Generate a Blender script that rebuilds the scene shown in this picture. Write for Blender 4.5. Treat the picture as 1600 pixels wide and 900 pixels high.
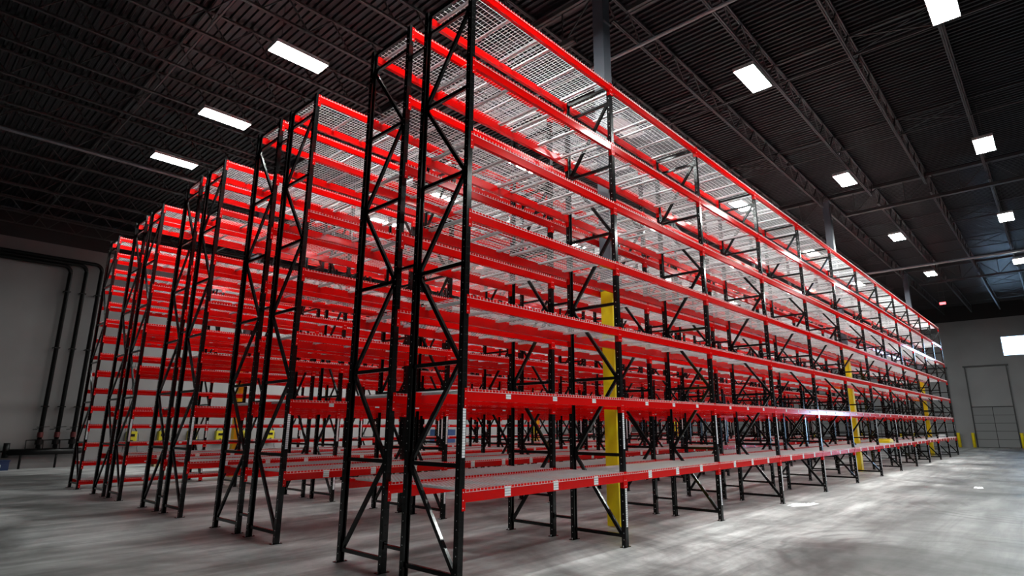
import bpy, math, random
from mathutils import Vector, Matrix
random.seed(7)
for o in list(bpy.data.objects): bpy.data.objects.remove(o)
SC = bpy.context.scene
COL = SC.collection
S = 3.73                      # one rack bay, upright centre to upright centre

# ------------------------------------------------------------------ camera
cam_d = bpy.data.cameras.new('camera'); cam = bpy.data.objects.new('camera', cam_d); COL.objects.link(cam)
yaw, pitch, roll = .7242, .2364, -.0027
fw = Vector((math.cos(yaw)*math.cos(pitch), math.sin(yaw)*math.cos(pitch), math.sin(pitch)))
rt = Vector((math.sin(yaw), -math.cos(yaw), 0)); up = rt.cross(fw)
cr, sr = math.cos(roll), math.sin(roll)
rt, up = rt*cr + up*sr, up*cr - rt*sr
M = Matrix((rt, up, -fw)).transposed().to_4x4()
M.translation = Vector((-1.4006, -1.5798, .5307))*S
cam.matrix_world = M
cam_d.sensor_fit = 'HORIZONTAL'; cam_d.sensor_width = 36; cam_d.lens = 36*916.36/1600
cam_d.shift_x = -(835.05-800)/1600; cam_d.shift_y = -(450-445.17)/1600
cam_d.clip_end = 300; cam_d.clip_start = .05
SC.camera = cam

# ------------------------------------------------------------------ light and exposure
w = bpy.data.worlds.new('world'); SC.world = w; w.use_nodes = True
w.node_tree.nodes['Background'].inputs[0].default_value = (.45, .70, 1.0, 1)
w.node_tree.nodes['Background'].inputs[1].default_value = 11.0
SC.view_settings.view_transform = 'Standard'
try: SC.view_settings.look = 'None'
except Exception: pass
SC.view_settings.gamma = 1.0; SC.view_settings.use_curve_mapping = False
SC.view_settings.exposure = 0.55
LAMP = 125.0                  # radiance of the high-bay lamp diffusers

# ------------------------------------------------------------------ materials
def mat(name, col, rough=.5, metal=0., spec=.5, emit=0.):
    m = bpy.data.materials.new(name); m.use_nodes = True
    b = m.node_tree.nodes['Principled BSDF']
    b.inputs['Base Color'].default_value = (*col, 1); b.inputs['Roughness'].default_value = rough
    b.inputs['Metallic'].default_value = metal; b.inputs['Specular IOR Level'].default_value = spec
    if emit:
        b.inputs['Emission Color'].default_value = (*col, 1); b.inputs['Emission Strength'].default_value = emit
    return m
def nodes(m): return m.node_tree.nodes, m.node_tree.links, m.node_tree.nodes['Principled BSDF']
def noisy(m, c1, c2, scale=3, lo=.35, hi=.65, detail=5, stretch=(1, 1, 1), bump=0.):
    n, l, b = nodes(m)
    tc = n.new('ShaderNodeTexCoord'); mp = n.new('ShaderNodeMapping'); mp.inputs['Scale'].default_value = stretch
    t = n.new('ShaderNodeTexNoise'); t.inputs['Scale'].default_value = scale; t.inputs['Detail'].default_value = detail
    r = n.new('ShaderNodeValToRGB'); r.color_ramp.elements[0].position = lo; r.color_ramp.elements[1].position = hi
    r.color_ramp.elements[0].color = (*c1, 1); r.color_ramp.elements[1].color = (*c2, 1)
    l.new(tc.outputs['Object'], mp.inputs[0]); l.new(mp.outputs[0], t.inputs['Vector']); l.new(t.outputs['Fac'], r.inputs[0]); l.new(r.outputs[0], b.inputs['Base Color'])
    if bump:
        bp = n.new('ShaderNodeBump'); bp.inputs['Strength'].default_value = bump; bp.inputs['Distance'].default_value = .01
        l.new(t.outputs['Fac'], bp.inputs['Height']); l.new(bp.outputs[0], b.inputs['Normal'])
    return m
RED = mat('red_powder_coat', (.68, .0018, .0015), .12, 0, .30)
BLACK = mat('black_powder_coat', (.004, .004, .0042), .15, 0, .32)
ZINC = mat('galvanised_wire', (.84, .85, .86), .4, .15)
BOLT = mat('bright_bolt', (.85, .85, .87), .3, .5)
HOLE = mat('punched_hole', (.002, .002, .002), .9)
YEL = noisy(mat('safety_yellow_paint', (.85, .62, .01), .4), (.86, .64, .005), (.96, .76, .008), 2.5, bump=.05)
SLATE = mat('slate_column_paint', (.085, .095, .118), .45)
DECK = mat('charcoal_deck_paint', (.008, .0066, .0092), .36, 0, .32)
STEEL = mat('dark_joist_paint', (.042, .039, .040), .5)
PIPEW = mat('pale_pipe', (.34, .31, .31), .4)
HOUS = mat('lamp_housing', (.45, .45, .45), .4)
DOFF = mat('unlit_lamp_diffuser', (.55, .50, .50), .4)
DIFF = mat('lamp_diffuser', (.95, 1.0, .975), .5, emit=LAMP)
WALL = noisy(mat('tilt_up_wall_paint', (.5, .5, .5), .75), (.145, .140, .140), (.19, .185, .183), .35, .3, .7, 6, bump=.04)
WALLR = noisy(mat('wall_paint_lit', (.3, .3, .3), .75), (.26, .26, .265), (.33, .33, .335), .35, .3, .7, 6, bump=.04)  # same paint as WALL; made paler, light on this wall put into the colour
WBLK = mat('black_wall_band', (.012, .011, .012), .7)
PIPEB = mat('black_pipe', (.005, .005, .005), .4, 0, .15)
REDP = mat('red_valve_paint', (.06, .006, .006), .4)
DOORM = mat('dock_door_panel', (.21, .215, .22), .55)
TRACK = mat('door_track', (.012, .012, .014), .45)
GLASS = mat('window_glass', (.9, .95, 1), .02); nodes(GLASS)[2].inputs['Transmission Weight'].default_value = 1; nodes(GLASS)[2].inputs['IOR'].default_value = 1.01
BLUE = mat('blue_paint', (.008, .028, .085), .4)
WOOD = noisy(mat('pale_wood', (.5, .4, .2), .7), (.36, .27, .12), (.52, .42, .22), 6)
FILM = mat('white_film', (.85, .86, .88), .3)
REDL = mat('red_lit_sign', (1, .05, .06), .4, emit=6)
AMB = mat('amber_lit_box', (1, .85, .45), .4, emit=.8)
CHG = mat('charger_yellow', (.36, .32, .01), .4)
# white labels with barcode bars
LAB = mat('printed_label', (.8, .8, .8), .5)
n, l, b = nodes(LAB)
tc = n.new('ShaderNodeTexCoord'); wv = n.new('ShaderNodeTexWave'); wv.wave_type = 'BANDS'; wv.bands_direction = 'Z'; wv.inputs['Scale'].default_value = 9
rp = n.new('ShaderNodeValToRGB'); rp.color_ramp.interpolation = 'CONSTANT'
rp.color_ramp.elements[0].position = 0; rp.color_ramp.elements[0].color = (.45, .45, .47, 1); rp.color_ramp.elements[1].position = .22; rp.color_ramp.elements[1].color = (.86, .86, .88, 1)
l.new(tc.outputs['Object'], wv.inputs[0]); l.new(wv.outputs['Fac'], rp.inputs[0]); l.new(rp.outputs[0], b.inputs['Base Color'])
# polished concrete floor
FLOOR = mat('polished_concrete', (.4, .4, .4), .4)
n, l, b = nodes(FLOOR)
tc = n.new('ShaderNodeTexCoord')
def nz(scale, detail, rough=.6, st=(1, 1, 1), dist=0., rot=0.):
    mp = n.new('ShaderNodeMapping'); mp.inputs['Scale'].default_value = st; mp.inputs['Rotation'].default_value = (0, 0, rot)
    t = n.new('ShaderNodeTexNoise'); t.inputs['Scale'].default_value = scale; t.inputs['Detail'].default_value = detail; t.inputs['Roughness'].default_value = rough; t.inputs['Distortion'].default_value = dist
    l.new(tc.outputs['Object'], mp.inputs[0]); l.new(mp.outputs[0], t.inputs['Vector']); return t.outputs['Fac']
def mth(op, a, c):
    m = n.new('ShaderNodeMath'); m.operation = op
    for i, v in enumerate((a, c)):
        if isinstance(v, (int, float)): m.inputs[i].default_value = v
        else: l.new(v, m.inputs[i])
    return m.outputs[0]
def rng(v, a, c, lo, hi):
    m = n.new('ShaderNodeMapRange'); m.inputs[1].default_value = a; m.inputs[2].default_value = c; m.inputs[3].default_value = lo; m.inputs[4].default_value = hi
    l.new(v, m.inputs[0]); return m.outputs[0]
base = rng(nz(.22, 8, .62, (1, 1, 1), 1.2), .38, .62, .15, .68)
fine = rng(nz(3.5, 8, .7), .3, .7, .82, 1.15)
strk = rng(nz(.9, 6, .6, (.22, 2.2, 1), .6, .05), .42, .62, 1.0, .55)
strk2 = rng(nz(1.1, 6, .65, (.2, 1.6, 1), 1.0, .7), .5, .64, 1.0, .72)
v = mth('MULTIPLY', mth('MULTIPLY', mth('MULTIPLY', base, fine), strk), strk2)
# tyre arcs: rings round points on the open floor
def rings(cx, cy, r0, r1, amt):
    mp = n.new('ShaderNodeMapping'); mp.inputs['Location'].default_value = (-cx, -cy, 0)
    l.new(tc.outputs['Object'], mp.inputs[0])
    ln = n.new('ShaderNodeVectorMath'); ln.operation = 'LENGTH'; l.new(mp.outputs[0], ln.inputs[0])
    d = mth('ADD', ln.outputs['Value'], mth('MULTIPLY', nz(.5, 2), .5))
    s = mth('SINE', mth('MULTIPLY', d, 17.0), 0)
    s = rng(s, .2, .9, 0, 1)
    inside = mth('MULTIPLY', rng(ln.outputs['Value'], r0, r0+.4, 0, 1), rng(ln.outputs['Value'], r1-.4, r1, 1, 0))
    msk = mth('MULTIPLY', mth('MULTIPLY', s, inside), rng(nz(.8, 3), .42, .62, 0, amt))
    return mth('SUBTRACT', 1.0, msk)
# floor palest beside the racks, darker on the open side and near end
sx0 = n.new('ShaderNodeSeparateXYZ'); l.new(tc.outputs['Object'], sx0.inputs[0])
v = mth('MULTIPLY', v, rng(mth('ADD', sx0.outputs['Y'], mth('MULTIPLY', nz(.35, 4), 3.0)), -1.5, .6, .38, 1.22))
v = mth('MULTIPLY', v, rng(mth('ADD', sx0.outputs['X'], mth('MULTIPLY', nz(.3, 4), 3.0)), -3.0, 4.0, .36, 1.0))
v = mth('MULTIPLY', v, rng(mth('ADD', sx0.outputs['Y'], mth('MULTIPLY', nz(.6, 3), .5)), .4, .9, 1.0, .74))  # shade under and behind the racks painted into the floor colour
v = mth('MULTIPLY', v, rings(6.2, -4.6, 1.2, 3.2, .55))
v = mth('MULTIPLY', v, rings(14.5, -5.5, 1.5, 4.0, .45))
# saw-cut joints
sx = n.new('ShaderNodeSeparateXYZ'); l.new(tc.outputs['Object'], sx.inputs[0])
def joint(o, off, per):
    m = mth('MODULO', mth('ADD', o, off+1000*per), per)
    return rng(m, 0, .012, .62, 1.0)
v = mth('MULTIPLY', v, joint(sx.outputs['Y'], 2.1, 4.75)); v = mth('MULTIPLY', v, joint(sx.outputs['X'], 1.0, 4.75))
cmb = n.new('ShaderNodeCombineColor'); l.new(v, cmb.inputs[0]); l.new(v, cmb.inputs[1]); l.new(mth('MULTIPLY', v, .99), cmb.inputs[2])
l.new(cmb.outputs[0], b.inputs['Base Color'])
l.new(rng(nz(.5, 6), .3, .7, .30, .55), b.inputs['Roughness'])
bp = n.new('ShaderNodeBump'); bp.inputs['Strength'].default_value = .08; bp.inputs['Distance'].default_value = .01
l.new(nz(6, 6), bp.inputs['Height']); l.new(bp.outputs[0], b.inputs['Normal'])

# ------------------------------------------------------------------ mesh helpers
class MB:
    def __init__(s): s.v = []; s.f = []; s.m = []; s.mats = []
    def mi(s, m):
        if m not in s.mats: s.mats.append(m)
        return s.mats.index(m)
    def add(s, vs, fs, m):
        k = len(s.v); s.v += [tuple(x) for x in vs]; i = s.mi(m)
        for f in fs: s.f.append(tuple(k+a for a in f)); s.m.append(i)
        return s
    def box(s, a, c, m):
        x0, y0, z0 = a; x1, y1, z1 = c
        return s.add([(x0,y0,z0),(x1,y0,z0),(x1,y1,z0),(x0,y1,z0),(x0,y0,z1),(x1,y0,z1),(x1,y1,z1),(x0,y1,z1)],
                     [(0,3,2,1),(4,5,6,7),(0,1,5,4),(1,2,6,5),(2,3,7,6),(3,0,4,7)], m)
    def bar(s, p, q, wd, ht, m, upv=(0, 0, 1)):
        p = Vector(p); q = Vector(q); d = (q-p).normalized(); u = Vector(upv)
        if abs(d.dot(u)) > .99: u = Vector((1, 0, 0))
        a = d.cross(u).normalized(); c = a.cross(d)
        vs = [e + a*i*wd/2 + c*j*ht/2 for e in (p, q) for i, j in ((-1,-1),(1,-1),(1,1),(-1,1))]
        return s.add(vs, [(0,3,2,1),(4,5,6,7),(0,1,5,4),(1,2,6,5),(2,3,7,6),(3,0,4,7)], m)
    def tube(s, pts, r, m, n=10, cap=True):
        pts = [Vector(p) for p in pts]; k = len(pts); vs = []; fs = []
        ref = Vector((0, 0, 1)) if abs((pts[-1]-pts[0]).normalized().z) < .9 else Vector((1, 0, 0))
        for i, p in enumerate(pts):
            d = (pts[min(i+1, k-1)]-pts[max(i-1, 0)]).normalized()
            rr = ref if abs(d.dot(ref)) < .97 else Vector((0, 1, 0))
            a = d.cross(rr).normalized(); c = a.cross(d)
            vs += [p + (a*math.cos(t*2*math.pi/n) + c*math.sin(t*2*math.pi/n))*r for t in range(n)]
        for i in range(k-1):
            for t in range(n): fs.append((i*n+t, i*n+(t+1) % n, (i+1)*n+(t+1) % n, (i+1)*n+t))
        if cap: fs += [tuple(range(n))[::-1], tuple((k-1)*n+t for t in range(n))]
        return s.add(vs, fs, m)
    def extrude(s, prof, z0, z1, m, axis='z'):      # closed outline in plane, swept along an axis
        k = len(prof)
        def P(a, c, t): return (a, c, t) if axis == 'z' else ((t, a, c) if axis == 'x' else (a, t, c))
        vs = [P(a, c, z0) for a, c in prof] + [P(a, c, z1) for a, c in prof]
        return s.add(vs, [(i, (i+1) % k, k+(i+1) % k, k+i) for i in range(k)] + [tuple(range(k))[::-1], tuple(range(k, 2*k))], m)
    def disc(s, c, nrm, r, m, n=6):
        c = Vector(c); nv = Vector(nrm); a = nv.orthogonal().normalized(); e = nv.cross(a)
        return s.add([c + (a*math.cos(t*2*math.pi/n)+e*math.sin(t*2*math.pi/n))*r for t in range(n)], [tuple(range(n))], m)
    def mesh(s, name, smooth=False):
        me = bpy.data.meshes.new(name); me.from_pydata(s.v, [], s.f)
        for m in s.mats: me.materials.append(m)
        me.polygons.foreach_set('material_index', s.m)
        if smooth: me.polygons.foreach_set('use_smooth', [True]*len(s.f))
        me.update(); return me
def ob(name, me, parent=None, loc=(0, 0, 0), label=None, cat=None, group=None, kind=None, rz=0):
    o = bpy.data.objects.new(name, me); COL.objects.link(o); o.location = loc; o.rotation_euler[2] = rz
    if parent: o.parent = parent
    for k, x in (('label', label), ('category', cat), ('group', group), ('kind', kind)):
        if x: o[k] = x
    return o
def build(name, mb, smooth=False, **kw): return ob(name, mb.mesh(name, smooth), **kw)
def struct(name, mb): return build(name, mb, kind='structure')

# ------------------------------------------------------------------ the building
X0, X1, Y0, Y1, ZD = -20.0, 62.6, -24.0, 33.3, 13.0
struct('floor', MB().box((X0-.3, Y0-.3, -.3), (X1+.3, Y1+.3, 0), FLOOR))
m = MB(); vs = []; fs = []; x = X0; prof = []
while x < X1+.2:
    prof += [(x, ZD), (x+.05, ZD), (x+.075, ZD+.06), (x+.165, ZD+.06)]; x += .19
for (a, c) in prof: vs += [(a, Y0-.2, c), (a, Y1+.2, c)]
for i in range(len(prof)-1): fs.append((2*i, 2*i+1, 2*i+3, 2*i+2))
m.add(vs, fs, DECK); m.box((X0-.3, Y0-.3, ZD+.07), (X1+.3, Y1+.3, ZD+.2), DECK)
struct('ceiling', m)
ZP = 11.55                    # top of the pale paint
def wall_band(m, a, c):
    m.box((a[0], a[1], 0), (c[0], c[1], ZP), WALL); m.box((a[0], a[1], ZP), (c[0], c[1], ZD+.05), WBLK)
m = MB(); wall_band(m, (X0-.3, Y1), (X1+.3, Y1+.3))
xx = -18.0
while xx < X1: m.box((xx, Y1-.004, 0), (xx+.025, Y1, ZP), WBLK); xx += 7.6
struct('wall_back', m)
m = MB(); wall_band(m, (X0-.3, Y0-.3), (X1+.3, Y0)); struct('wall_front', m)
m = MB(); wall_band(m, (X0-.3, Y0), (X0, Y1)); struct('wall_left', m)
# right-hand wall with window and one open dock doorway, plus closed dock doors in front of it
WY0, WY1, WZ0, WZ1 = -5.0, -2.48, 8.05, 9.8
OY0, OY1, OZ = -15.0, -11.6, 3.6
m = MB()
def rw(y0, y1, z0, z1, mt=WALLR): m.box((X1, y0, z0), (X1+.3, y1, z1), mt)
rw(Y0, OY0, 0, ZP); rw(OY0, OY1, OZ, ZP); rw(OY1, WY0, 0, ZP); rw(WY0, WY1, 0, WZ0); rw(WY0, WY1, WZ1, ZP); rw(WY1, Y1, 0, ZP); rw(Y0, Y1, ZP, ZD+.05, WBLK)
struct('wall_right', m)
m = MB(); m.box((X1+.12, WY0, WZ0), (X1+.135, WY1, WZ1), GLASS)
win = struct('window_1', m)
m = MB()
for (a, c, e, g) in ((WY0, WY1, WZ0, WZ0+.05), (WY0, WY1, WZ1-.05, WZ1), (WY0, WY0+.05, WZ0, WZ1), (WY1-.05, WY1, WZ0, WZ1)):
    m.box((X1+.08, a, e), (X1+.18, c, g), HOUS)
build('window_frame', m, parent=win)
# daylight portals (no light of their own)
for nm, y0, y1, z0, z1 in (('window_portal', WY0, WY1, WZ0, WZ1), ('doorway_portal', OY0, OY1, 0, OZ)):
    ld = bpy.data.lights.new(nm, 'AREA'); ld.shape = 'RECTANGLE'; ld.size = y1-y0; ld.size_y = z1-z0
    try: ld.cycles.is_portal = True
    except Exception: pass
    lo = bpy.data.objects.new(nm, ld); COL.objects.link(lo); lo.location = (X1+.31, (y0+y1)/2, (z0+z1)/2); lo.rotation_euler = (math.pi/2, 0, math.pi/2)
m = MB(); m.box((X1+.31, Y0, -.3), (X1+12, Y1, -.02), FLOOR)
struct('trim_1', m)
for k, yc in enumerate((-1.0, 3.55, 8.1, 12.65, 17.2, 21.75)):
    y0, y1, zt = yc-1.53, yc+1.53, 3.55
    d = MB()
    for j in range(5):
        za, zb = .02+j*.706, .02+(j+1)*.706
        d.box((X1-.05, y0+.05, za+.018), (X1-.005, y1-.05, zb-.018), DOORM)
    d.box((X1-.03, y0, .01), (X1-.004, y1, zt), TRACK)
    d.box((X1-.065, yc-.025, .03), (X1-.05, yc+.025, zt), TRACK)
    dr = struct('door_%d' % (k+1), d)
    t = MB()
    for yy in (y0, y1): t.bar((X1-.06, yy, 0), (X1-.06, yy, 7.2), .09, .09, TRACK)
    t.bar((X1-.08, y0-.15, 7.25), (X1-.08, y1+.15, 7.25), .13, .13, TRACK)
    t.bar((X1-.05, y0, zt+.03), (X1-.05, y1, zt+.03), .07, .07, TRACK)
    build('door_track', t, parent=dr)
    for yy in (y0-.2, y1+.2):
        q = MB(); q.tube([(0, 0, 0), (0, 0, 1.25), (0, 0, 1.29)], .13, YEL, 14)
        rel = 'right of' if yy < yc else 'left of'
        build('bollard', q, True, loc=(X1-.35, yy, 0), label='yellow bollard %s the %s closed dock door from the window' % (rel, ('first', 'second', 'third', 'fourth', 'fifth', 'sixth')[k]), cat='bollard', group='yellow bollards beside the dock doors')

# ------------------------------------------------------------------ columns
for cx in (5.5, 24.6, 43.6):
    for cy, a in ((1.33, 'inside nearest double rack row'), (20.35, 'behind the densely shelved row')):
        e = bpy.data.objects.new('building_column', None); COL.objects.link(e); e.location = (cx, cy, 0)
        where = {5.5: 'nearest end', 24.6: 'middle', 43.6: 'far end'}[cx]
        e['label'] = 'slate grey column with yellow base %s, %s' % (a, where); e['category'] = 'column'; e['group'] = 'steel building columns'
        q = MB(); q.box((-.15, -.15, 0), (.15, .15, 4.9), YEL); build('painted_base', q, parent=e)
        q = MB(); q.box((-.15, -.15, 4.9), (.15, .15, 12.6), SLATE); q.box((-.2, -.2, 12.6), (.2, .2, 12.64), SLATE); q.box((-.14, -.2, 11.75), (.14, .2, 11.79), SLATE); build('shaft', q, parent=e)
# ------------------------------------------------------------------ girders and joists
GY = [-17.67, 1.33, 20.35]
def truss(L, h, ch, npan, mt, axis, split=True):
    """top chord, bottom chord and web of a truss running from 0 to L"""
    P = (lambda t, z, o=0: (t, o, z)) if axis == 'x' else (lambda t, z, o=0: (o, t, z))
    a = MB(); c = MB(); wb = MB()
    for o in (-ch*.42, ch*.42):
        a.bar(P(0, 0, o), P(L, 0, o), ch*.6, ch, mt); c.bar(P(h*.6, -h, o), P(L-h*.6, -h, o), ch*.6, ch, mt)
    step = L/npan
    for i in range(npan):
        t = i*step
        b0 = max(t, h*.6) if i == 0 else t
        wb.bar(P(t, 0), P(t+step/2, -h), .035, .035, mt); wb.bar(P(t+step/2, -h), P(t+step, 0), .035, .035, mt)
        if split: wb.bar(P(t+step/2, 0), P(t+step/2, -h), .03, .03, mt)
    return a.mesh('top_chord'), c.mesh('bottom_chord'), wb.mesh('web')
gm = truss(18.6, 1.05, .13, 9, STEEL, 'y')
jm = truss(18.8, .72, .06, 15, STEEL, 'x', False)
def place(name, ms, loc, **kw):
    e = ob(name, None, loc=loc, **kw)
    for nm, me in zip(('top_chord', 'bottom_chord', 'web'), ms): ob(nm, me, e)
for gx, wh in ((5.5, 'nearest'), (24.6, 'middle'), (43.6, 'farthest')):
    for gy, side in ((-17.67, 'over the open floor'), (1.33, 'over the rack rows')):
        place('joist_girder', gm, (gx, gy+.2, 12.82), label='dark deep truss girder spanning between columns %s, %s line' % (side, wh), cat='girder', group='truss girders under the roof deck')
for jx, wh in ((-13.5, 'before the nearest girder'), (5.5, 'between the nearest and middle girders'), (24.6, 'between the middle and farthest girders'), (43.6, 'beyond the farthest girder')):
    for k in range(-11, 16):
        yy = 1.33 + k*2.111
        if yy < Y0+.3 or yy > Y1-.2: continue
        place('bar_joist', jm, (jx+.1, yy, 12.94), label='thin dark open-web bar joist, %s' % wh, cat='joist', group='bar joists %s' % wh)
for bx in (-7.2, -.8, 11.9, 18.2, 30.9, 37.2, 49.9, 56.2):
    q = MB()
    for z in (12.9, 12.26): q.bar((0, Y0+.1, z), (0, Y1-.1, z), .045, .045, STEEL)
    for k in range(-11, 15):
        if k % 3 == 0:
            ya = 1.33+k*2.111; q.bar((0, ya, 12.26), (0, ya+2.111, 12.9), .03, .03, STEEL); q.bar((0, ya, 12.9), (0, ya+2.111, 12.26), .03, .03, STEEL)
    build('joist_bridging', q, loc=(bx, 0, 0), label='dark steel bridging rods running crosswise through the bar joists', cat='bridging', group='bridging rods between the joists')
# pale sprinkler pipes
for k, (px, nm) in enumerate(((7.05, 'beside the nearest column'), (38.5, 'beyond the middle columns'))):
    q = MB(); q.tube([(0, Y0+.1, 0), (0, Y1-.1, 0)], .045 if k == 0 else .07, PIPEW, 8)
    build('sprinkler_pipe', q, True, loc=(px, 0, 11.95), label='thin pale pipe crossing the ceiling %s' % nm, cat='pipe')
q = MB(); q.tube([(X0+.1, 0, 0), (X1-.1, 0, 0)], .04, PIPEW, 8)
build('conduit', q, True, loc=(0, 19.75, 11.9), label='thin pale conduit line along the dark ceiling at the left', cat='conduit')

# ------------------------------------------------------------------ high-bay lamps
hq = MB(); hq.box((-.72, -.29, .03), (.72, .29, .10), HOUS); hq.box((-.72, -.29, 0), (-.70, .29, .03), HOUS); hq.box((.70, -.29, 0), (.72, .29, .03), HOUS)
hq.box((-.70, -.29, 0), (.70, -.275, .03), HOUS); hq.box((-.70, .275, 0), (.70, .29, .03), HOUS); HQ = hq.mesh('housing')
dq = MB(); dq.add([(-.70, -.275, .01), (-.70, .275, .01), (.70, .275, .01), (.70, -.275, .01)], [(0, 1, 2, 3)], DIFF); DQ = dq.mesh('diffuser')
dq = MB(); dq.add([(-.70, -.275, .01), (-.70, .275, .01), (.70, .275, .01), (.70, -.275, .01)], [(0, 1, 2, 3)], DOFF); DQ0 = dq.mesh('diffuser')
cq = MB()
for sx_ in (-.5, .5): cq.tube([(sx_, 0, .1), (sx_, 0, 1.41)], .006, STEEL, 5)
CQ = cq.mesh('hanger_cable')
LX = [.99, 10.1, 19.6, 29.5, 39.8]
LY = [(-9.8, 'third row out over open floor'), (-5.22, 'second row out over open floor'), (-.7, 'row just in front of the racks'), (3.6, 'row over the first aisle'), (8.03, 'row over the second aisle'), (12.87, 'row over the third aisle'), (17.48, 'row over the last aisle'), (23.4, 'added row behind the dense rack row'), (29.6, 'added row nearest the back wall')]
ordw = ['first', 'second', 'third', 'fourth', 'fifth', 'sixth', 'seventh', 'eighth']
for ly, rn in LY:
    xs = LX if ly < 20 else [10.1, 14.8, 19.6, 24.5, 29.5, 34.6, 39.8]  # back rows: unseen lamps added, set closer together to brighten the back wall
    for i, lx in enumerate(xs):
        off = ly == 3.6 and lx == 10.1
        e = ob('high_bay_lamp', None, loc=(lx, ly, 11.6), label=('unlit' if off else 'white') + ' ceiling lamp, %s from the near end, %s' % (ordw[i], rn), cat='lamp', group='high-bay ceiling lamps')
        ob('housing', HQ, e); ob('diffuser', DQ0 if off else DQ, e); ob('hanger_cable', CQ, e)

# ------------------------------------------------------------------ rack pieces (shared meshes)
D, H = 1.083, 8.73
LEV = [1.20, 2.46, 3.72, 4.96, 6.16, 7.39, 8.70]
LEV5 = [.28+.6*j for j in range(15)]
STR = [.18, 1.49, 2.82, 4.18, 5.56, 6.93, 8.30]
PW = .043
def post_mesh(face):          # face=-1: web towards -Y, open side towards +Y
    q = MB(); t = .004; f = face
    pr = [(-PW, f*PW), (PW, f*PW), (PW, -f*PW), (PW-.02, -f*PW), (PW-.02, -f*(PW-t)), (PW-t, -f*(PW-t)), (PW-t, f*(PW-t)), (-PW+t, f*(PW-t)), (-PW+t, -f*(PW-t)), (-PW+.02, -f*(PW-t)), (-PW+.02, -f*PW), (-PW, -f*PW)]
    q.extrude(pr, .01, H, BLACK)
    z = .12
    k = 0
    while z < H-.05:
        for s_ in (-1, 1):
            q.disc((s_*(PW+.0008), f*.005, z), (s_, 0, 0), .0075, BOLT if k % 3 != 2 else HOLE)
            q.disc((s_*.018, f*(PW+.0008), z), (0, f, 0), .006, HOLE)
        z += .102; k += 1
    return q.mesh('post')
PF, PR = post_mesh(-1), post_mesh(1)
q = MB(); q.box((-.095, -.05, 0), (.095, .05, .01), BLACK)
for a in (-.065, .065): q.tube([(a, 0, .01), (a, 0, .03)], .009, BOLT, 6)
BASE = q.mesh('base_plate')
def brace_mesh(flip):
    q = MB(); ya, yb = PW+.002, D-PW-.002
    for z in STR+[8.64]: q.bar((0, ya-.03, z), (0, yb+.03, z), .045, .055, BLACK)
    for j in range(6):
        a, c = STR[j]+.03, STR[j+1]-.03
        lo, hi = (ya+.02, yb-.02) if (j % 2 == 0) != flip else (yb-.02, ya+.02)
        q.bar((0, lo, a), (0, hi, c), .045, .058, BLACK, (0, 1, 0))
    return q.mesh('upright_frame')
BR = (brace_mesh(False), brace_mesh(True))
def beam_mb(L, h, x0=0., q=None, y=0., z=0., inner=1):
    """step beam; top outer edge at z, outer face at y-.04*inner"""
    q = q or MB(); i = inner
    o, s1, e = y-.043*i, y-.004*i, y+.022*i
    pr = [(o, z-h), (e, z-h), (e, z-.04), (s1, z-.04), (s1, z), (o, z)]
    if i < 0: pr = pr[::-1]
    return q.extrude(pr, x0+PW, x0+L-PW, RED, 'x')
def conn_mb(h, side, q=None, x=0., y=0., z=0., inner=1):
    """end connector wrapping the post face; side +1: on the beam's start, -1: on its end"""
    q = q or MB(); i = inner; xa, xb = sorted((x+.002*side, x+(PW+.018)*side))
    ya, yb = sorted((y-.044*i, y-.0485*i)); hh = min(h+.10, .27)
    q.box((xa, ya, z-hh), (xb, yb, z+.012), RED)
    xa, xb = sorted((x+(PW+.001)*side, x+(PW+.005)*side)); ya, yb = sorted((y-.0485*i, y+.025*i))
    q.box((xa, ya, z-hh), (xb, yb, z+.012), RED)
    for zz in (z-.03, z-hh+.035, z-hh/2): q.disc((x+.02*side, y-.0495*i, zz), (0, -i, 0), .008, BOLT)
    return q
def deck_mb(x0, wd, q=None, y=0., z=0., chan=True, t=.0050, wires=True):
    q = q or MB(); h = t/2
    n1 = int(wd/.0635)
    if wires:
        for k in range(n1+1):
            x = x0+.01+k*(wd-.02)/n1
            q.box((x-h, y-.050, z), (x+h, y+D+.050, z+t), ZINC)
            q.box((x-h, y-.050, z-.032), (x+h, y-.050+t, z), ZINC); q.box((x-h, y+D+.050-t, z-.032), (x+h, y+D+.050, z), ZINC)
        for k in range(12):
            yy = y-.03+k*(D+.06)/11
            q.box((x0, yy-h, z-t), (x0+wd, yy+h, z), ZINC)
        q.box((x0, y-.050, z-.034), (x0+wd, y-.050+t, z-.030), ZINC)
    if chan:
        for c in (.15, .90, 1.62): channel_mb(q, x0+c*wd/1.79, y, z)
    return q
def channel_mb(q, x, y, z):
    ya, yb = y+.0, y+D
    q.box((x-.022, ya, z-.010), (x+.022, yb, z-.006), ZINC)
    for s_ in (-1, 1): q.box((x+s_*.020-.002, ya, z-.036), (x+s_*.020+.002, yb, z-.008), ZINC)
    q.box((x-.034, ya, z-.038), (x-.018, yb, z-.034), ZINC); q.box((x+.018, ya, z-.038), (x+.034, yb, z-.034), ZINC)
BH, BH5 = .155, .135
DW = (S-.09)/2
BEAM = {(h, i): beam_mb(S, h, inner=i).mesh('load_beam') for h in (BH, BH5) for i in (1, -1)}
CONN = {(h, i, s_): conn_mb(h, s_, x=(0 if s_ > 0 else S), inner=i).mesh('connector') for h in (BH, BH5) for i in (1, -1) for s_ in (1, -1)}
def beam_full(h, i):
    q = beam_mb(S, h, inner=i); conn_mb(h, 1, q, 0, inner=i); conn_mb(h, -1, q, S, inner=i); return q.mesh('load_beam')
BEAMF = {(h, i): beam_full(h, i) for h in (BH, BH5) for i in (1, -1)}
DECKW = deck_mb(0, DW-.01, chan=False).mesh('wire_deck')
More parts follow.
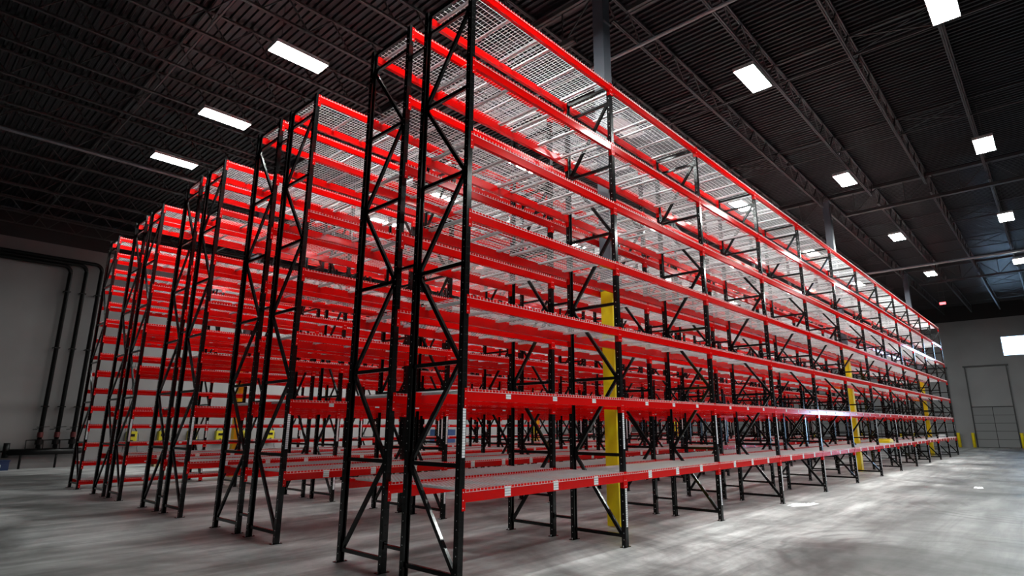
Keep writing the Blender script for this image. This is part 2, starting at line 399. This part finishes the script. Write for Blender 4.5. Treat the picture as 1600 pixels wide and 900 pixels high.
DECKF = deck_mb(0, DW-.01).mesh('wire_deck')
q = MB(); channel_mb(q, 0, 0, 0); CHAN = q.mesh('support_channel')
def label_mesh(wd, ht):
    q = MB(); q.box((-wd/2, -.002, -ht/2), (wd/2, 0, ht/2), LAB); return q.mesh('location_label')
LB_BIG, LB_SM, LB_ST = label_mesh(.115, .13), label_mesh(.10, .065), label_mesh(.050, .62)
_stuff = {}
def far_stuff(levels, h, b0, b1, what, inner_dense):
    key = (len(levels), b0, b1, what)
    if key in _stuff: return _stuff[key]
    q = MB()
    for bay in range(b0, b1):
        for z in levels:
            if what == 'load_beam':
                for y, i in ((0, 1), (D, -1)):
                    beam_mb(S, h, bay*S, q, y, z, i); conn_mb(h, 1, q, bay*S, y, z, i); conn_mb(h, -1, q, (bay+1)*S, y, z, i)
            else:
                for k in (0, 1): deck_mb(bay*S+.05+k*DW, DW-.01, q, 0, z)
    _stuff[key] = q.mesh(what); return _stuff[key]
NB = 12
def rack_run(y0, flip, label, level5=False, detail=2, strips=True, group=None):
    root = ob('pallet_rack_row', None, loc=(0, y0, 0), label=label, cat='pallet rack', group=group)
    levels, h = (LEV5, BH5) if level5 else (LEV, BH)
    nb_beam = 3 if level5 else 7; nb_deck = 3 if level5 else 7
    for i in range(NB+1):
        fr = ob('upright_frame', BR[flip], root, (i*S, 0, 0))
        ob('post', PF, fr); ob('post', PR, fr, (0, D, 0)); ob('base_plate', BASE, fr); ob('base_plate', BASE, fr, (0, D, 0))
        if strips and not flip:
            for k, zc in enumerate((1.9, .63)):
                if i == 0 and k == 1: continue
                s_ = ob('location_strip', LB_ST, fr, (.006, -PW-.003, zc)); s_['label'] = 'white printed location strip'
    for bay in range(nb_beam):
        for j, z in enumerate(levels):
            for y, inn in ((0, 1), (D, -1)):
                if detail >= 2:
                    bm = ob('load_beam', BEAM[h, inn], root, (bay*S, y, z))
                    ob('connector', CONN[h, inn, 1], bm); ob('connector', CONN[h, inn, -1], bm)
                else: bm = ob('load_beam', BEAMF[h, inn], root, (bay*S, y, z))
                if inn == 1 and not flip and (j < (5 if level5 else 2)):
                    for fx in (.83, 1.86, 2.88):
                        big = j == 0 and not level5
                        s_ = ob('location_label', LB_BIG if big else LB_SM, bm, (fx, -.0432, -.075 if not level5 else -.05)); s_['label'] = 'small white barcode label'
    ob('load_beam', far_stuff(levels, h, nb_beam, NB, 'load_beam', 0), root, kind='stuff')
    for bay in range(nb_deck):
        for z in levels:
            for k in (0, 1):
                loc = (bay*S+.05+k*DW, 0, z)
                if detail >= 2:
                    dk = ob('wire_deck', DECKW, root, loc)
                    for c in (.15, .90, 1.62): ob('support_channel', CHAN, dk, (c*(DW-.01)/1.79, 0, 0))
                else: ob('wire_deck', DECKF, root, loc)
    ob('wire_deck', far_stuff(levels, h, nb_deck, NB, 'wire_deck', 0), root, kind='stuff')
    # the far bays' front beams carry labels too
    if not flip:
        q = MB()
        for bay in range(nb_beam, NB):
            for j in range(5 if level5 else 2):
                for fx in (.83, 1.86, 2.88):
                    big = j == 0 and not level5; hw, hh = (.0575, .065) if big else (.05, .033)
                    zc = levels[j]-(.075 if not level5 else .05)
                    q.box((bay*S+fx-hw, -.0455, zc-hh), (bay*S+fx+hw, -.0432, zc+hh), LAB)
        ob('location_label', q.mesh('location_label'), root, kind='stuff')
    return root
SP = .496                      # flue between back-to-back rows (frame to frame)
sp = MB(); sp.box((-.03, D+PW, -.02), (.03, D+SP-.054, .02), BLACK); sp.box((-.03, D+PW, -.05), (.03, D+PW+.006, .05), BLACK); sp.box((-.03, D+SP-.054-.006, -.05), (.03, D+SP-.054, .05), BLACK)
SPM = sp.mesh('row_spacer')
ROWY = [0, 4.749, 9.403, 14.103, 18.787]
fronts = ['nearest rack row, red beams and wire decks facing the open floor',
          'front row of the second double rack row, across the first aisle',
          'front row of the third double rack row from the camera',
          'front row of the fourth double rack row, two before the densely shelved one']
backs = ['second rack row, back to back behind the nearest one',
         'rear row of the second double rack row from the camera',
         'rear row of the third double rack row from the camera',
         'rear row of the fourth double rack row, next to the densely shelved one']
for r in range(4):
    a = rack_run(ROWY[r], False, fronts[r], detail=2 if r == 0 else 1, group='rows of tall red and black pallet racking')
    for i in range(NB+1):
        for z in (.36, 4.35, 8.1): ob('row_spacer', SPM, a, (i*S, 0, z))
    rack_run(ROWY[r]+D+SP, True, backs[r], detail=2 if r == 0 else 1, group='rows of tall red and black pallet racking')
rack_run(ROWY[4], False, 'densely shelved leftmost rack row with fifteen closely spaced red beam levels', level5=True, detail=1, group='rows of tall red and black pallet racking')

# ------------------------------------------------------------------ fire-sprinkler risers on the back wall
YW = Y1-.28
e = ob('sprinkler_riser', None, loc=(0, 0, 0), label='black fire sprinkler pipework with three tall risers on the left of the back wall', cat='pipes')
for k, (px, ex) in enumerate(((1.1, -1), (1.78, -1), (2.45, -1))):
    zt = 10.05+.17*k
    q = MB(); c = []
    for s_ in range(7):
        t = s_/6*math.pi/2; c.append((px-.35+.35*math.cos(t), YW, zt+.35*math.sin(t)))
    q.tube([(px, YW, .85), (px, YW, zt)] + c[1:] + [(X0+.4, YW, zt+.35)], .10, PIPEB, 12)
    p = build('riser_pipe', q, True, parent=e)
    q = MB(); q.tube([(px, YW, 1.15), (px, YW, 1.4)], .16, PIPEB, 12); q.tube([(px, YW, 1.5), (px, YW, 1.75)], .125, REDP, 12); build('valve_body', q, parent=p)
    q = MB(); q.tube([(px-.22, YW-.15, 2.0), (px+.3, YW-.15, 2.02)], .015, PIPEB, 6); q.tube([(px-.35, YW-.1, 1.88), (px-.2, YW-.1, 1.9), (px, YW-.1, 2.05)], .018, PIPEB, 6); build('trim_piping', q, parent=p)
    q = MB(); q.tube([(px-.05, YW-.1, .95), (px-.5, YW-.1, .95), (px-.52, YW-.1, 1.36), (px-.1, YW-.1, 1.38)], .03, PIPEB, 6); build('bypass_pipe', q, parent=p)
    for zz in (3.0, 6.0, 9.0):
        q = MB(); q.box((px-.14, YW-.11, zz), (px+.14, YW-.09, zz+.05), PIPEB); q.box((px-.14, YW-.11, zz), (px-.11, Y1-.006, zz+.05), PIPEB); q.box((px+.11, YW-.11, zz), (px+.14, Y1-.006, zz+.05), PIPEB); build('pipe_bracket', q, parent=p)
q = MB(); q.tube([(-.1, YW, .8), (2.9, YW, .8)], .15, PIPEB, 12); q.tube([(-.1, YW, .55), (-.1, YW, .9), (-.1, YW, 1.25)], .13, PIPEB, 10); q.tube([(X0+.4, YW, .85), (-.1, YW, .85)], .05, PIPEB, 8)
for px in (.5, 1.9, 2.7): q.tube([(px, YW, 0), (px, YW, .8)], .05, PIPEB, 8)
build('manifold', q, True, parent=e)

# ------------------------------------------------------------------ yellow chargers on the back wall
ordn = ['leftmost', 'second from the left', 'third from the left', 'fourth from the left', 'fifth from the left', 'rightmost']
for k, cx in enumerate((5.1, 6.65, 8.2, 9.75, 11.3, 12.85)):
    e = ob('wall_charger', None, loc=(cx, Y1, 1.1), label='yellow wall box with black cable loop on the back wall, %s' % ordn[k], cat='charger', group='yellow charging boxes on the back wall')
    q = MB(); q.extrude([(-.24, -.28), (-.20, -.30), (.20, -.30), (.24, -.28), (.24, 0), (-.24, 0)], 0, .66, CHG); q.box((-.21, -.27, -.06), (-.10, -.02, 0), PIPEB); q.box((.10, -.27, -.06), (.21, -.02, 0), PIPEB); build('housing', q, parent=e)
    q = MB(); q.box((-.13, -.315, .38), (.13, -.30, .52), PIPEB); q.tube([(0, -.33, .12), (0, -.30, .12)], .08, PIPEB, 12); build('control_panel', q, parent=e)
    q = MB(); q.tube([(-.22+.44*t/10, -.15, .66+.26*math.sin(math.pi*t/10)) for t in range(11)], .03, PIPEB, 7); build('cable_loop', q, True, parent=e)
    q = MB(); q.tube([(.24, -.15, .6), (.34, -.13, .5), (.38, -.1, .2), (.36, -.1, -.25), (.42, -.1, -.5)], .012, PIPEB, 6); build('cable', q, True, parent=e)
# blue cabinet, dark blue crate
e = ob('steel_cabinet', None, loc=(27.0, Y1-.6, 0), label='dark blue metal cabinet standing by the back wall between the racks', cat='cabinet')
q = MB(); q.box((-1.0, -.4, .08), (1.0, .4, 1.75), BLUE); q.box((-.95, -.38, 0), (.95, .38, .08), PIPEB); build('body', q, parent=e)
for s_ in (-1, 1):
    q = MB(); xa, xb = sorted((s_*.01, s_*.98)); q.box((xa, -.42, .12), (xb, -.4, 1.71), BLUE); d_ = build('door', q, parent=e)
    q = MB(); q.box((s_*.08-.015, -.45, .85), (s_*.08+.015, -.42, 1.05), BOLT); build('handle', q, parent=d_)
q = MB(); q.box((-.35, -.3, 0), (.35, .3, .42), BLUE); q.box((-.38, -.33, .42), (.38, .33, .47), BLUE); q.box((-.15, -.305, .15), (.05, -.30, .27), FILM)
build('storage_crate', q, loc=(-.35, Y1-.9, 0), label='small dark blue crate on the floor by the wall at the far left', cat='crate')
# pallets
q = MB()
for k in range(7): q.box((-.6+k*.178, -.5, .12), (-.6+k*.178+.13, .5, .14), WOOD)
for k in (0, 3, 6): q.box((-.6+k*.178, -.5, 0), (-.6+k*.178+.13, .5, .02), WOOD)
for y in (-.5, -.05, .4): q.box((-.6, y, .02), (.6, y+.1, .12), WOOD)
PAL = q.mesh('wooden_pallet')
for si, (px, wn) in enumerate(((6.0, 'left'), (8.1, 'middle'), (10.4, 'right'))):
    for k in range(5):
        ob('wooden_pallet', PAL, None, (px+random.uniform(-.03, .03), 30.2+random.uniform(-.03, .03), k*.141), 'pale wooden pallet, %s in the %s low stack behind the dense rack row' % (['bottom', 'second from bottom', 'middle', 'second from top', 'topmost'][k], wn), 'pallet', 'stacked pale pallets', rz=random.uniform(-.02, .02))

# ------------------------------------------------------------------ small things
e = ob('wrapped_bundle', None, loc=(26.25, .5, LEV[0]+.006), label='yellow wrapped bundle lying on the lowest deck of the nearest rack row', cat='bundle')
q = MB(); q.extrude([(-.38, 0), (.38, 0), (.42, .05), (.34, .13), (.1, .17), (-.2, .15), (-.4, .08)], -.25, .25, YEL, 'y'); build('wrap', q, parent=e)
q = MB(); q.box((-.30, -.2, 0), (-.05, -.26, .03), WOOD); build('loose_flap', q, parent=e)
q = MB(); q.extrude([(-.25, 0), (.25, 0), (.28, .08), (.12, .16), (-.1, .18), (-.26, .1)], -.2, .2, FILM, 'y')
build('plastic_bag', q, loc=(41.5, .35, LEV[0]+.006), label='white bag on the lowest deck near the far end of the nearest rack row', cat='bag')
def film(name, loc, sx_, sy_, label):
    q = MB(); N = 14; rnd = random.Random(3); vs = []; fs = []
    hts = [[.012+.05*rnd.random()**2 for _ in range(N)] for _ in range(N)]
    for i in range(N):
        for j in range(N):
            u, v_ = i/(N-1)-.5, j/(N-1)-.5
            edge = max(abs(u), abs(v_))*2
            vs.append((sx_*u*(1+.3*math.sin(5*v_+u*4)), sy_*v_*(1+.35*math.cos(6*u)), .004+hts[i][j]*(1-edge**4)))
    for i in range(N-1):
        for j in range(N-1): fs.append((i*N+j, (i+1)*N+j, (i+1)*N+j+1, i*N+j+1))
    q.add(vs, fs, FILM); return build(name, q, True, loc=loc, label=label, cat='litter', rz=-.35)
film('plastic_film', (11.2, -.5, 0), .95, .28, 'crumpled white plastic film on the floor in front of the nearest rack row')
film('paper_scrap', (19.1, -3.42, 0), .35, .2, 'small white scrap lying on the open floor at the right')
e = ob('lit_sign', None, loc=(45, -.52, 10.45), label='small red lit sign hanging high under the roof at the right', cat='sign')
q = MB(); q.box((-.05, -.20, -.10), (.05, .20, .10), REDP); q.box((-.052, -.18, -.08), (-.05, .18, .08), REDL); build('sign_face', q, parent=e)
q = MB(); q.tube([(0, -.15, .10), (0, -.15, 2.56)], .008, STEEL, 5); q.tube([(0, .15, .10), (0, .15, 2.56)], .008, STEEL, 5); build('hanger', q, parent=e)
